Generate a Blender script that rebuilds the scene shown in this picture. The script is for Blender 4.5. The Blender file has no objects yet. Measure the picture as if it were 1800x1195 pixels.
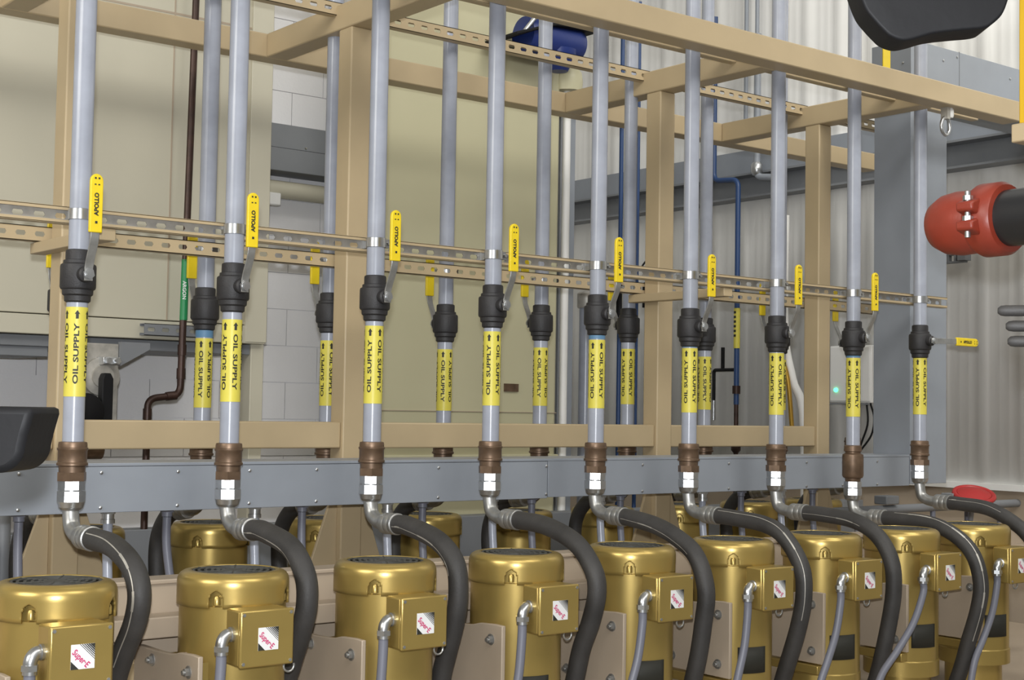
import bpy, bmesh, math, random
from mathutils import Vector, Matrix
random.seed(7)
PI = math.pi
SC = bpy.context.scene
COL = SC.collection

# ------------------------------------------------------------------ camera, light, exposure
def setup_camera():
    yaw, pit, rol, f = 0.6692, 0.0490, 0.0165, 2515.48
    fw = Vector((math.sin(yaw)*math.cos(pit), math.cos(yaw)*math.cos(pit), math.sin(pit)))
    r = Vector((math.cos(yaw), -math.sin(yaw), 0)); u = r.cross(fw)
    r2 = r*math.cos(rol)+u*math.sin(rol); u2 = -r*math.sin(rol)+u*math.cos(rol)
    cd = bpy.data.cameras.new('camera'); cam = bpy.data.objects.new('camera', cd); COL.objects.link(cam)
    m = Matrix((r2, u2, -fw)).transposed().to_4x4(); m.translation = Vector((-1.7522, -4.4736, 1.55))
    cam.matrix_world = m
    cd.sensor_width = 36; cd.lens = f/1800*36; cd.clip_start = .05; cd.clip_end = 100
    SC.camera = cam
setup_camera()
W = bpy.data.worlds.new('hall_light'); SC.world = W; W.use_nodes = True
W.node_tree.nodes['Background'].inputs[0].default_value = (1.0, .98, .925, 1)
W.node_tree.nodes['Background'].inputs[1].default_value = .30
def lamp(name, typ, loc, energy, color=(1, 1, 1), rot=(0, 0, 0), **kw):
    l = bpy.data.lights.new(name, typ); l.energy = energy; l.color = color
    for k, v in kw.items(): setattr(l, k, v)
    o = bpy.data.objects.new(name, l); o.location = loc; o.rotation_euler = rot; COL.objects.link(o); return o
# the flash on top of the camera
lamp('camera_flash', 'SPOT', (-1.762, -4.46, 1.69), 620, (.93, .96, 1.0), (math.radians(92), 0, -.62), spot_size=1.5, spot_blend=.6, shadow_soft_size=.035)
# hall ceiling fixtures; the low left lamp is added fill for the right wall
for i, (x, y, z, e) in enumerate(((-3.0, -7.0, 7.5, 235), (2.5, -7.0, 7.5, 235), (-7.5, -2.0, 5.0, 430), (3.0, 1.0, 8.5, 40))):
    o = lamp('ceiling_and_fill_light', 'AREA', (x, y, z), e, (1.0, .972, .90), shape='RECTANGLE', size=4.5, size_y=2.5)
    o.rotation_euler = (Vector((3.5, 1.0, 1.8))-Vector((x, y, z))).to_track_quat('-Z', 'Y').to_euler() if y < 0 else (0, 0, 0)
o = lamp('ceiling_and_fill_light', 'AREA', (4.2, -3.2, 7.5), 62, (1.0, .985, .93), shape='RECTANGLE', size=2.5, size_y=1.2, spread=1.5)  # added fill lamp, aimed at the lower right wall to brighten it
o.rotation_euler = (Vector((6.5, 1.8, 1.6))-Vector((4.2, -3.2, 7.5))).to_track_quat('-Z', 'Y').to_euler()
SC.view_settings.view_transform = 'Standard'
SC.view_settings.look = 'None'
SC.view_settings.exposure = -0.10
SC.view_settings.gamma = 1.0
SC.view_settings.use_curve_mapping = False

# ------------------------------------------------------------------ materials
def mat(name, color, rough=.5, metal=0.0, noise=0.0, scale=8.0, bump=0.0, bscale=60.0, emit=None, spec=.5):
    m = bpy.data.materials.new(name); m.use_nodes = True
    nt = m.node_tree; b = nt.nodes['Principled BSDF']
    b.inputs['Base Color'].default_value = (*color, 1); b.inputs['Roughness'].default_value = rough
    b.inputs['Metallic'].default_value = metal
    b.inputs['Specular IOR Level'].default_value = spec
    tc = nt.nodes.new('ShaderNodeTexCoord')
    if noise:
        n = nt.nodes.new('ShaderNodeTexNoise'); n.inputs['Scale'].default_value = scale; n.inputs['Detail'].default_value = 5
        nt.links.new(tc.outputs['Object'], n.inputs['Vector'])
        r = nt.nodes.new('ShaderNodeValToRGB')
        r.color_ramp.elements[0].position = .3; r.color_ramp.elements[1].position = .7
        r.color_ramp.elements[0].color = (*[c*(1-noise) for c in color], 1)
        r.color_ramp.elements[1].color = (*[min(1, c*(1+noise*.6)) for c in color], 1)
        nt.links.new(n.outputs['Fac'], r.inputs[0]); nt.links.new(r.outputs[0], b.inputs['Base Color'])
    if bump:
        n2 = nt.nodes.new('ShaderNodeTexNoise'); n2.inputs['Scale'].default_value = bscale; n2.inputs['Detail'].default_value = 3
        nt.links.new(tc.outputs['Object'], n2.inputs['Vector'])
        bp = nt.nodes.new('ShaderNodeBump'); bp.inputs['Strength'].default_value = bump; bp.inputs['Distance'].default_value = .01
        nt.links.new(n2.outputs['Fac'], bp.inputs['Height']); nt.links.new(bp.outputs[0], b.inputs['Normal'])
    if emit:
        b.inputs['Emission Color'].default_value = (*emit[0], 1); b.inputs['Emission Strength'].default_value = emit[1]
    return m
M = dict(
    pipe=mat('grey pipe paint', (.33, .352, .415), .26, 0, .08, 14),
    tan=mat('tan frame paint', (.455, .355, .215), .42, 0, .08, 3),
    tan2=mat('tan bracket paint', (.40, .325, .245), .5, 0, .06, 4),
    cream=mat('cream cabinet paint', (.54, .51, .405), .45, 0, .05, 1.2),
    olive=mat('greenish tan tank paint', (.52, .49, .325), .45, 0, .05, 1.2),
    gold=mat('gold motor paint', (.43, .31, .095), .30, .62, .06, 6, .008, 250),
    grey=mat('grey wireway paint', (.26, .283, .32), .42, 0, .06, 5),
    dgrey=mat('dark grey steel paint', (.20, .21, .225), .5, 0, .06, 5),
    rubber=mat('black hose rubber', (.038, .036, .035), .6, 0, .35, 9, .1, 120),
    black=mat('black insulation', (.022, .021, .023), .55, 0, .25, 20, .12, 200),
    plastic=mat('black plastic', (.007, .007, .008), .6, 0, .2, 8, .05, 60, spec=.25),
    yellow=mat('yellow label film', (.66, .58, .085), .42, 0, .05, 20),
    handle=mat('yellow handle sleeve', (.78, .58, .015), .4, 0, .05, 30),
    ink=mat('black ink', (.02, .02, .015), .6),
    zinc=mat('zinc plated steel', (.52, .53, .54), .30, .92, .15, 30),
    crimp=mat('crimped steel ferrule', (.40, .40, .39), .38, .8, .2, 30),
    steel=mat('galvanised channel steel', (.46, .44, .40), .45, .45, .2, 25),
    bronze=mat('brown bronze coupling', (.175, .115, .075), .42, .6, .3, 25),
    thread=mat('blue thread sealant', (.10, .22, .36), .5),
    conduit=mat('grey plastic conduit', (.15, .155, .19), .42),
    white=mat('white corrugated steel', (.80, .795, .775), .45, 0, .04, 2),
    block=mat('painted wall', (.84, .83, .84), .6, 0, .05, 2, .15, 90),
    floor=mat('concrete floor', (.25, .24, .22), .7, 0, .2, 2),
    copper=mat('oxidised copper', (.052, .027, .02), .4, .4, .4, 15),
    green=mat('green pipe label', (.01, .22, .07), .4),
    paper=mat('white label print', (.75, .75, .75), .5),
    pink=mat('magenta print', (.55, .05, .16), .5),
    blue=mat('blue pipe paint', (.02, .055, .16), .4),
    blue2=mat('royal blue paint', (.012, .03, .17), .4),
    red=mat('red orange coupling paint', (.25, .034, .017), .42, 0, .15, 12, .1, 40),
    blackpipe=mat('black pipe paint', (.016, .016, .017), .35),
    ycol=mat('yellow column paint', (.60, .36, .01), .4),
    redw=mat('red handwheel paint', (.42, .03, .03), .4),
    led=mat('green indicator lens', (.05, .8, .25), .3, emit=((.1, 1, .4), 3.0)),
    brass=mat('yellow brass tubing', (.55, .33, .06), .35, .8),
    grille=mat('dark fan grille', (.05, .05, .045), .6),
)

# ------------------------------------------------------------------ mesh building
class MB:
    def __init__(s): s.v = []; s.f = []; s.mi = []; s.cur = 0
    def add(s, vs, fs):
        n = len(s.v); s.v += [tuple(v) for v in vs]; s.f += [tuple(i+n for i in f) for f in fs]; s.mi += [s.cur]*len(fs); return s
    def box(s, x0, x1, y0, y1, z0, z1):
        v = [(x, y, z) for x in (x0, x1) for y in (y0, y1) for z in (z0, z1)]
        return s.add(v, [(0, 1, 3, 2), (4, 6, 7, 5), (0, 4, 5, 1), (2, 3, 7, 6), (0, 2, 6, 4), (1, 5, 7, 3)])
    def prism(s, pts, axis, a, b):          # pts: 2-D outline, extruded along axis from a to b
        def mk(p, t): return {'x': (t, p[0], p[1]), 'y': (p[0], t, p[1]), 'z': (p[0], p[1], t)}[axis]
        n = len(pts); v = [mk(p, a) for p in pts]+[mk(p, b) for p in pts]
        return s.add(v, [tuple(range(n))[::-1], tuple(range(n, 2*n))]+[(i, (i+1) % n, n+(i+1) % n, n+i) for i in range(n)])
    def lathe(s, prof, c=(0, 0, 0), d=(0, 0, 1), seg=28, cap=True):   # prof: (radius, distance along d)
        d = Vector(d).normalized(); a = d.orthogonal().normalized() if abs(d.z) < .99 else Vector((1, 0, 0)); b = d.cross(a); c = Vector(c)
        v = []; f = []
        for r, t in prof:
            for k in range(seg):
                th = 2*PI*k/seg; v.append(c+d*t+(a*math.cos(th)+b*math.sin(th))*r)
        for j in range(len(prof)-1):
            for k in range(seg):
                k2 = (k+1) % seg; f.append((j*seg+k, j*seg+k2, (j+1)*seg+k2, (j+1)*seg+k))
        if cap:
            f.append(tuple(range(seg))[::-1]); f.append(tuple(range((len(prof)-1)*seg, len(prof)*seg)))
        return s.add(v, f)
    def cyl(s, p0, p1, r, r1=None, seg=20):
        p0, p1 = Vector(p0), Vector(p1); d = p1-p0
        return s.lathe([(r, 0), (r if r1 is None else r1, d.length)], p0, d, seg)
    def hexa(s, p0, p1, r): return s.cyl(p0, p1, r, seg=6)
    def tube(s, pts, r, seg=16, cap=True):
        pts = [Vector(p) for p in pts]; n = len(pts); rr = r if isinstance(r, (list, tuple)) else [r]*n
        t0 = (pts[1]-pts[0]).normalized(); a = t0.orthogonal().normalized(); v = []; f = []
        for i in range(n):
            t = (pts[min(i+1, n-1)]-pts[max(i-1, 0)]).normalized()
            a = (a-t*a.dot(t)).normalized(); b = t.cross(a)
            for k in range(seg):
                th = 2*PI*k/seg; v.append(pts[i]+(a*math.cos(th)+b*math.sin(th))*rr[i])
        for j in range(n-1):
            for k in range(seg):
                k2 = (k+1) % seg; f.append((j*seg+k, j*seg+k2, (j+1)*seg+k2, (j+1)*seg+k))
        if cap: f += [tuple(range(seg))[::-1], tuple(range((n-1)*seg, n*seg))]
        return s.add(v, f)
    def mesh(s, name, mats, angle=40):
        me = bpy.data.meshes.new(name); me.from_pydata(s.v, [], s.f)
        for m in (mats if isinstance(mats, (list, tuple)) else [mats]): me.materials.append(M[m] if isinstance(m, str) else m)
        bm = bmesh.new(); bm.from_mesh(me); bmesh.ops.recalc_face_normals(bm, faces=bm.faces); bm.to_mesh(me); bm.free()
        for p, i in zip(me.polygons, s.mi): p.material_index = i; p.use_smooth = True
        me.set_sharp_from_angle(angle=math.radians(angle))
        return me
    def obj(s, name, mats, parent=None, loc=None, bevel=0, angle=40):
        o = bpy.data.objects.new(name, s.mesh(name, mats, angle)); COL.objects.link(o)
        if parent is not None: o.parent = parent
        if loc is not None: o.location = loc
        if bevel:
            b = o.modifiers.new('edge', 'BEVEL'); b.width = bevel; b.segments = 2; b.limit_method = 'ANGLE'; b.angle_limit = math.radians(50)
        return o
def smooth(pts, sub=6):
    P = [Vector(p) for p in pts]; P = [P[0]*2-P[1]]+P+[P[-1]*2-P[-2]]; out = []
    for i in range(1, len(P)-2):
        p0, p1, p2, p3 = P[i-1:i+3]
        for k in range(sub):
            t = k/sub
            out.append(.5*((2*p1)+(p2-p0)*t+(2*p0-5*p1+4*p2-p3)*t*t+(3*p1-p0-3*p2+p3)*t**3))
    out.append(P[-2]); return out
def round_path(pts, r=.03, n=6):
    P = [Vector(p) for p in pts]; out = [P[0]]
    for i in range(1, len(P)-1):
        a = (P[i-1]-P[i]).normalized(); b = (P[i+1]-P[i]).normalized()
        s, e = P[i]+a*r, P[i]+b*r
        for k in range(n+1):
            t = k/n; out.append(s*(1-t)**2+P[i]*2*t*(1-t)+e*t*t)
    return out+[P[-1]]
def thing(name, label, cat, loc=(0, 0, 0), group=None, rz=0):
    o = bpy.data.objects.new(name, None); o.empty_display_size = .05; COL.objects.link(o); o.location = loc; o.rotation_euler = (0, 0, rz)
    return tag(o, label, cat, group)
def tag(o, label, cat, group=None):
    o['label'] = label; o['category'] = cat
    if group: o['group'] = group
    return o
def struct(o): o['kind'] = 'structure'; return o
def kids(o, reg={}): return [c for c in bpy.data.objects if c.parent == o]
def dup(root, loc=None, rz=None, label=None, group=None, skip=()):
    def cp(o, par):
        c = o.copy(); COL.objects.link(c)
        if par is not None: c.parent = par
        for ch in kids(o):
            if ch.name.split('.')[0] not in skip: cp(ch, c)
        return c
    r = cp(root, None)
    if loc is not None: r.location = loc
    if rz is not None: r.rotation_euler = (0, 0, rz)
    if label: r['label'] = label
    if group: r['group'] = group
    return r
def text_mesh(body, size, name, bold=0.0, ext=0.0):
    cu = bpy.data.curves.new(name, 'FONT'); cu.body = body; cu.size = size; cu.align_x = 'LEFT'; cu.align_y = 'CENTER'
    cu.offset = bold; cu.extrude = ext; cu.resolution_u = 3
    t = bpy.data.objects.new(name, cu); COL.objects.link(t)
    dg = bpy.context.evaluated_depsgraph_get(); me = bpy.data.meshes.new_from_object(t.evaluated_get(dg))
    bpy.data.objects.remove(t); bpy.data.curves.remove(cu)
    return me
ORD = ['first', 'second', 'third', 'fourth', 'fifth', 'sixth', 'seventh', 'eighth', 'ninth', 'tenth', 'eleventh', 'twelfth']

# ------------------------------------------------------------------ the hall
struct(MB().box(-9, 12, -9, 9, -.2, 0).obj('floor', 'floor'))
# painted concrete block wall on the left, courses and joints as real grooves
def block_wall():
    b = MB(); X0, X1, Y, cz = -3.0, 3.55, 2.55, .2032; z = 1.886-10*cz+.0
    k = 0; zz = 1.886-9*cz
    b.box(X0, X1, Y+.012, Y+.25, 0, 5.6)
    while zz < 5.4:
        x = X0+(0 if k % 2 else -.2)
        while x < X1:
            a0, a1 = max(x+.002, X0), min(x+.4-.002, X1)
            if a1-a0 > .02: b.box(a0, a1, Y, Y+.02, zz+.002, zz+cz-.002)
            x += .4
        zz += cz; k += 1
    return b
struct(block_wall().obj('wall_back', 'block'))
# corrugated white steel side wall
def rib_wall(y0, y1, z0, z1, X, name):
    prof = []; y = y0
    while y < y1:
        prof += [(y, 0), (y+.20, 0), (y+.225, -.014), (y+.275, -.014), (y+.30, 0)]
        for q in (.065, .135): prof += [(y+q-.012, 0), (y+q, -.002), (y+q+.012, 0)]
        y += .30
    prof = sorted(set(prof)); b = MB(); v = []; f = []
    for (py, dx) in prof: v += [(X+dx, py, z0), (X+dx, py, z1)]
    for i in range(len(prof)-1): f.append((2*i, 2*i+2, 2*i+3, 2*i+1))
    b.add(v, f); o = b.obj(name, 'white', angle=10)
    s = o.modifiers.new('sheet', 'SOLIDIFY'); s.thickness = .01; s.offset = -1
    return struct(o)
rib_wall(-3.2, 5.4, 1.12, 6.0, 6.5, 'wall_right')
struct(MB().box(6.5, 6.75, -3.2, 5.5, 0, 1.10).obj('wall_right_base', 'tan2'))
struct(MB().box(6.46, 6.53, -3.2, 5.4, 1.085, 1.125).obj('trim_1', 'white'))
b = MB(); b.box(3.55, 6.7, 5.4, 5.6, 0, 6); b.box(3.55, 3.75, 2.8, 5.4, 0, 6)
struct(b.obj('wall_corner', 'white'))
# horizontal girts on the side wall
b = MB(); b.box(6.34, 6.47, 1.2, 5.38, 3.37, 3.375); b.box(6.36, 6.47, -.4, 5.38, 3.38, 3.56)
o = b.obj('trim_2', 'grey'); struct(o)
b = MB(); b.box(6.33, 6.47, -.4, 5.38, 3.19, 3.205); b.box(6.42, 6.47, -.4, 5.38, 3.2, 3.36); b.box(6.31, 6.47, -.4, 5.38, 3.36, 3.375)
o = b.obj('trim_3', 'dgrey'); struct(o)

# ------------------------------------------------------------------ support frame
PX = [.145, 1.34, 3.116, 4.313]
ZB, ZT = 3.128, 3.237
FR = thing('support_frame', 'tan welded steel frame of square posts, cross arms and long beams behind the front pipes', 'frame', (0, .585, 0))
def fpart(b, name, bevel=.006):
    o = b.obj(name, 'tan', bevel=bevel); o.parent = FR; o.location = (0, -.585, 0); return o
for x in PX:
    fpart(MB().box(x, x+.1, .5375, .6375, .55, ZB), 'post')
    fpart(MB().box(x-.003, x+.103, -.109, 1.257, ZB, ZT), 'crossbeam')
    if x in (PX[0], PX[2]): fpart(MB().box(x-.058, x-.001, .05, .69, 2.088, 2.128), 'strut_arm', .003)
    for sgn in (-1, 1):
        xe = x if sgn < 0 else x+.1
        fpart(MB().prism([(xe, 1.19), (xe+sgn*.025, 1.19), (xe+sgn*.16, .80), (xe+sgn*.16, .62), (xe, .62)], 'y', .57, .585), 'gusset', .002)
fpart(MB().box(-1.6, 5.045, -.217, -.109, ZB, ZT), 'top_beam')
fpart(MB().box(-1.6, 5.75, 1.257, 1.36, ZB, ZT), 'top_beam')
for x0, x1 in ((-1.6, PX[0]), (PX[0]+.1, PX[1]), (PX[1]+.1, PX[2]), (PX[2]+.1, PX[3])):
    fpart(MB().box(x0, x1, .553, .633, 1.383, 1.49), 'rail')
fpart(MB().box(-1.6, 5.2, .45, .72, .45, .62), 'sill_beam')
tag(MB().box(-2.6, 6.2, -.95, 1.65, 0, .30).obj('base_skid', 'tan2', bevel=.01), 'tan steel base skid under both motor rows', 'base')
# long tan box tube behind the front motors, with the ledge the brackets sit against
t = thing('motor_rail', 'tan box tube running the length of the front motor row just behind the gold motors', 'beam', (1.8, -.15, .45))
for b_, n in ((MB().box(-2.6, 3.4, -.045, .05, .3, .535), 'tube'), (MB().box(-2.6, 3.4, -.055, .06, .53, .545), 'cap_strip'), (MB().box(-2.6, 3.4, -.14, -.045, .375, .44), 'ledge')):
    b_.obj(n, 'tan2', t, bevel=.004)

# ------------------------------------------------------------------ slotted strut channels
def strut(name, label, x0, x1, yw, side, zc, mats=('tan', 'tan'), h=.056, d=.04):
    """channel along X; web at y=yw, lips on side*d"""
    b = MB(); p = .07; hl, hh = .019, .009; z0, z1 = zc-h/2, zc+h/2; x = x0
    while x < x1-1e-6:
        xm = x+p/2
        hole = [(xm+hl, zc), (xm+hl*.72, zc+hh), (xm, zc+hh), (xm-hl*.72, zc+hh), (xm-hl, zc), (xm-hl*.72, zc-hh), (xm, zc-hh), (xm+hl*.72, zc-hh)]
        rect = [(x+p, zc), (x+p, z1), (xm, z1), (x, z1), (x, zc), (x, z0), (xm, z0), (x+p, z0)]
        v = [(a, yw, c) for a, c in hole+rect]+[(a, yw+side*.003, c) for a, c in hole+rect]
        f = []
        for k in range(8):
            k2 = (k+1) % 8; f += [(k, k2, 8+k2, 8+k), (16+k, 24+k, 24+k2, 16+k2), (k, 16+k, 16+k2, k2)]
        b.cur = 1; b.add(v, f); x += p
    b.cur = 0
    ye = yw+side*d; ya, yb = min(yw, ye), max(yw, ye)
    b.box(x0, x, ya, yb, z1-.003, z1); b.box(x0, x, ya, yb, z0, z0+.003)
    la, lb = min(ye, ye-side*.003), max(ye, ye-side*.003)
    b.box(x0, x, la, lb, z1-.012, z1-.001); b.box(x0, x, la, lb, z0+.001, z0+.012)
    return tag(b.obj(name, list(mats), angle=30), label, 'strut channel')
strut('strut_channel', 'long slotted strut channel clamped to the front row of grey pipes at valve handle height', -1.4, 4.76, .079, -1, 2.157, ('tan', 'steel'))
strut('strut_channel', 'slotted strut channel at mid height in front of the rear row of grey pipes', -1.4, 5.0, .645, 1, 2.16)
strut('strut_channel', 'slotted strut channel tucked under the front top beam behind the front pipes', -1.4, 5.0, .079, -1, 3.172+.03)
strut('strut_channel', 'slotted tan strut channel crossing at the top in front of the rear pipes', -1.4, 5.0, .655, 1, 3.222)

# ------------------------------------------------------------------ oil supply pipes
RP = .0335
FRONT = [  # x, clamp z, valve top z, tape top z, tape bottom z, bottom z, barrel coupling
    (0.000, 2.157), (.552, 2.160), (1.134, 2.163), (1.686, 2.162), (2.240, 2.161), (2.790, 2.160), (3.365, 2.164), (3.928, 2.153), (4.468, 2.154)]
def label_lettering():
    bm = bmesh.new(); R = RP+.0018
    def wrap(me, zc, ang, flip, h0):
        t = bmesh.new(); t.from_mesh(me)
        for _ in range(2):
            es = [e for e in t.edges if e.calc_length() > .006]
            if es: bmesh.ops.subdivide_edges(t, edges=es, cuts=1)
        xs = [v.co.x for v in t.verts]; xm = (min(xs)+max(xs))/2
        for v in t.verts:
            l, h = v.co.x-xm, v.co.y
            # text runs along z; letter height runs round the pipe
            if flip: z = zc-l; a = ang+h/R
            else: z = zc+l; a = ang-h/R
            v.co = (R*math.sin(a), -R*math.cos(a), z)
        tm = bpy.data.meshes.new('t'); t.to_mesh(tm); t.free(); bm.from_mesh(tm); bpy.data.meshes.remove(tm)
    txt = text_mesh('OIL SUPPLY', .0225, 'oil_supply_text', .0006)
    xs = [v.co.x for v in txt.vertices]; k = .178/(max(xs)-min(xs))
    for v in txt.vertices: v.co.x *= k
    ar = bpy.data.meshes.new('arrow')
    ar.from_pydata([(.013, 0, 0), (.002, .0085, 0), (.002, .0045, 0), (-.012, .0045, 0), (-.012, -.0045, 0), (.002, -.0045, 0), (.002, -.0085, 0)], [], [(0, 1, 2, 5, 6), (2, 3, 4, 5)])
    for i in range(6):
        ang = math.radians(62*i) if i < 4 else math.radians(-62*(6-i))
        wrap(txt, -.136, ang, i % 2 == 0, 0); wrap(ar, -.022, ang, False, 0)
    me = bpy.data.meshes.new('lettering'); bm.to_mesh(me); bm.free(); me.materials.append(M['ink']); return me
LET = label_lettering()
def valve_text():
    me = text_mesh('APOLLO', .019, 'handle_text', .0009)
    xs = [v.co.x for v in me.vertices]; xm = (min(xs)+max(xs))/2
    for v in me.vertices: l, h = v.co.x-xm, v.co.y; v.co = (-h, -.1365, .262+l)
    bm = bmesh.new(); bm.from_mesh(me)
    for z, w, hgt in ((.345, .006, .006), (.325, .006, .004), (.205, .008, .008)):
        for sx in ((-1, 1) if hgt == .004 or z > .34 else (0,)):
            vs = [bm.verts.new((sx*.006+a*w/2, -.1365, z+c*hgt/2)) for a, c in ((-1, -1), (1, -1), (1, 1), (-1, 1))]; bm.faces.new(vs)
    bm.to_mesh(me); bm.free(); me.materials.clear(); me.materials.append(M['ink']); return me
HTX = valve_text()
def pipe_assembly(x, y, zc, zv, zt, zl, zb, barrel, label, group, closed=False, rz=0, blue=False, top=4.3, turn=0):
    """grey pipe with ball valve, label, clamp and coupling; local z = world z"""
    t = thing('oil_supply_pipe', label, 'pipe', (x, y, 0), group, rz)
    MB().lathe([(RP, zb-.005), (RP, top)], seg=32).obj('pipe', 'pipe', t)
    # clamp
    b = MB(); b.lathe([(RP+.002, zc-.018), (RP+.004, zc-.017), (RP+.004, zc+.017), (RP+.002, zc+.018)], cap=False, seg=32)
    b.box(-.012, .012, .03, .075, zc-.016, zc+.016)
    cl = b.obj('pipe_clamp', 'zinc', t)
    b = MB(); b.box(.030, .058, -.006, -.003, zc-.016, zc+.016); b.box(.030, .058, .003, .006, zc-.016, zc+.016); b.hexa((.048, -.020, zc), (.048, .016, zc), .008)
    b.obj('clamp_bolt', 'crimp', cl)
    # valve, z measured down from its top
    v = MB(); z = zv
    v.lathe([(RP+.001, z+.003), (.040, z), (.041, z-.006), (.041, z-.030), (.047, z-.032), (.048, z-.042), (.055, z-.046), (.0565, z-.052), (.0565, z-.118), (.054, z-.124), (.049, z-.127), (.048, z-.142), (.042, z-.147), (.041, z-.163), (RP+.001, z-.168)], seg=32)
    v.lathe([(.026, 0), (.026, .028), (.020, .034)], (0, -.045, z-.08), (0, -1, 0), 20)
    vb = v.obj('ball_valve', 'black', t, angle=30)
    b = MB(); b.cyl((0, -.07, z-.08), (0, -.098, z-.08), .011); b.hexa((0, -.083, z-.08), (0, -.093, z-.08), .019); b.lathe([(.015, 0), (.015, .004)], (0, -.093, z-.08), (0, -1, 0), 16)
    b.obj('stem_nut', 'zinc', vb)
    # lever: from the stem up and outward to the sleeve (or along +X when closed)
    def bar(pts, w, th):
        q = MB(); n = len(pts); vs = []; fs = []
        for i in range(n):
            a = Vector(pts[max(i-1, 0)]); c = Vector(pts[min(i+1, n-1)]); tg = (c-a).normalized(); nr = Vector((0, tg.z, -tg.y)).normalized() if abs(tg.z) > .01 or abs(tg.y) > .01 else Vector((0, -1, 0))
            p = Vector(pts[i])
            for sx, sn in ((-1, -1), (1, -1), (1, 1), (-1, 1)): vs.append(p+Vector((sx*w/2, 0, 0))+nr*(sn*th/2))
        for i in range(n-1):
            for k in range(4): fs.append((4*i+k, 4*i+(k+1) % 4, 4*i+4+(k+1) % 4, 4*i+4+k))
        fs += [(3, 2, 1, 0), tuple(4*(n-1)+k for k in range(4))]
        return q.add(vs, fs)
    rot = Matrix.Rotation(PI/2, 4, 'Y') if closed else Matrix.Identity(4)
    def place(o):
        o.parent = vb; o.location = (0, 0, z-.08); 
        if closed: o.rotation_euler = (0, PI/2, 0)
        return o
    lev = bar([(0, -.086, -.022), (0, -.086, .02), (0, -.096, .045), (0, -.122, .095), (0, -.128, .12), (0, -.128, .30)], .028, .005)
    place(lev.obj('lever', 'crimp', None, bevel=.001))
    s = MB(); pts = []
    for k in range(9): a = PI*k/8; pts.append((.021*math.cos(a), .292+.0225*math.sin(a)))
    pts += [(-.021, .128), (.021, .128)]
    if not closed: pts = [(a, c) for a, c in pts]
    s.prism(pts, 'y', -.1352, -.1215)
    sl = place(s.obj('handle_sleeve', 'handle', None, bevel=.003))
    tx = bpy.data.objects.new('handle_print', HTX); COL.objects.link(tx); tx.parent = vb; tx.location = (0, 0, z-.08-.045)
    if closed: tx.rotation_euler = (0, PI/2, 0); tx.location = (-.045, 0, z-.08)
    if blue: MB().lathe([(RP+.0012, z-.166), (RP+.0012, zt+.004)], cap=False).obj('thread_sealant', 'thread', t)
    # yellow label
    lb = MB(); lb.lathe([(RP+.0005, zl), (RP+.001, zl), (RP+.001, zt), (RP+.0005, zt)], cap=False, seg=40)
    lo = lb.obj('pipe_label', 'yellow', t)
    le = bpy.data.objects.new('lettering', LET); COL.objects.link(le); le.parent = lo; le.location = (0, 0, zt); le.scale = (1, 1, (zt-zl)/.262); le.rotation_euler = (0, 0, math.radians(turn))
    # coupling
    c = MB()
    if barrel:
        c.lathe([(RP+.001, zb), (.042, zb-.004), (.043, zb-.03), (.037, zb-.033), (.037, zb-.04), (.050, zb-.046), (.0515, zb-.06), (.0515, zb-.148), (.047, zb-.158), (.038, zb-.162), (.036, zb-.178)], seg=32)
        ze = zb-.178
    else:
        c.lathe([(RP+.001, zb+.002), (.044, zb), (.0455, zb-.008), (.0455, zb-.017), (.0485, zb-.019), (.0485, zb-.024), (.0455, zb-.028), (.0455, zb-.064), (.049, zb-.067), (.049, zb-.074), (.042, zb-.077), (.041, zb-.097)], seg=32)
        c.hexa((0, 0, zb-.096), (0, 0, zb-.124), .0475); ze = zb-.124
    co = c.obj('hose_coupling', 'bronze', t)
    return t, ze
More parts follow.
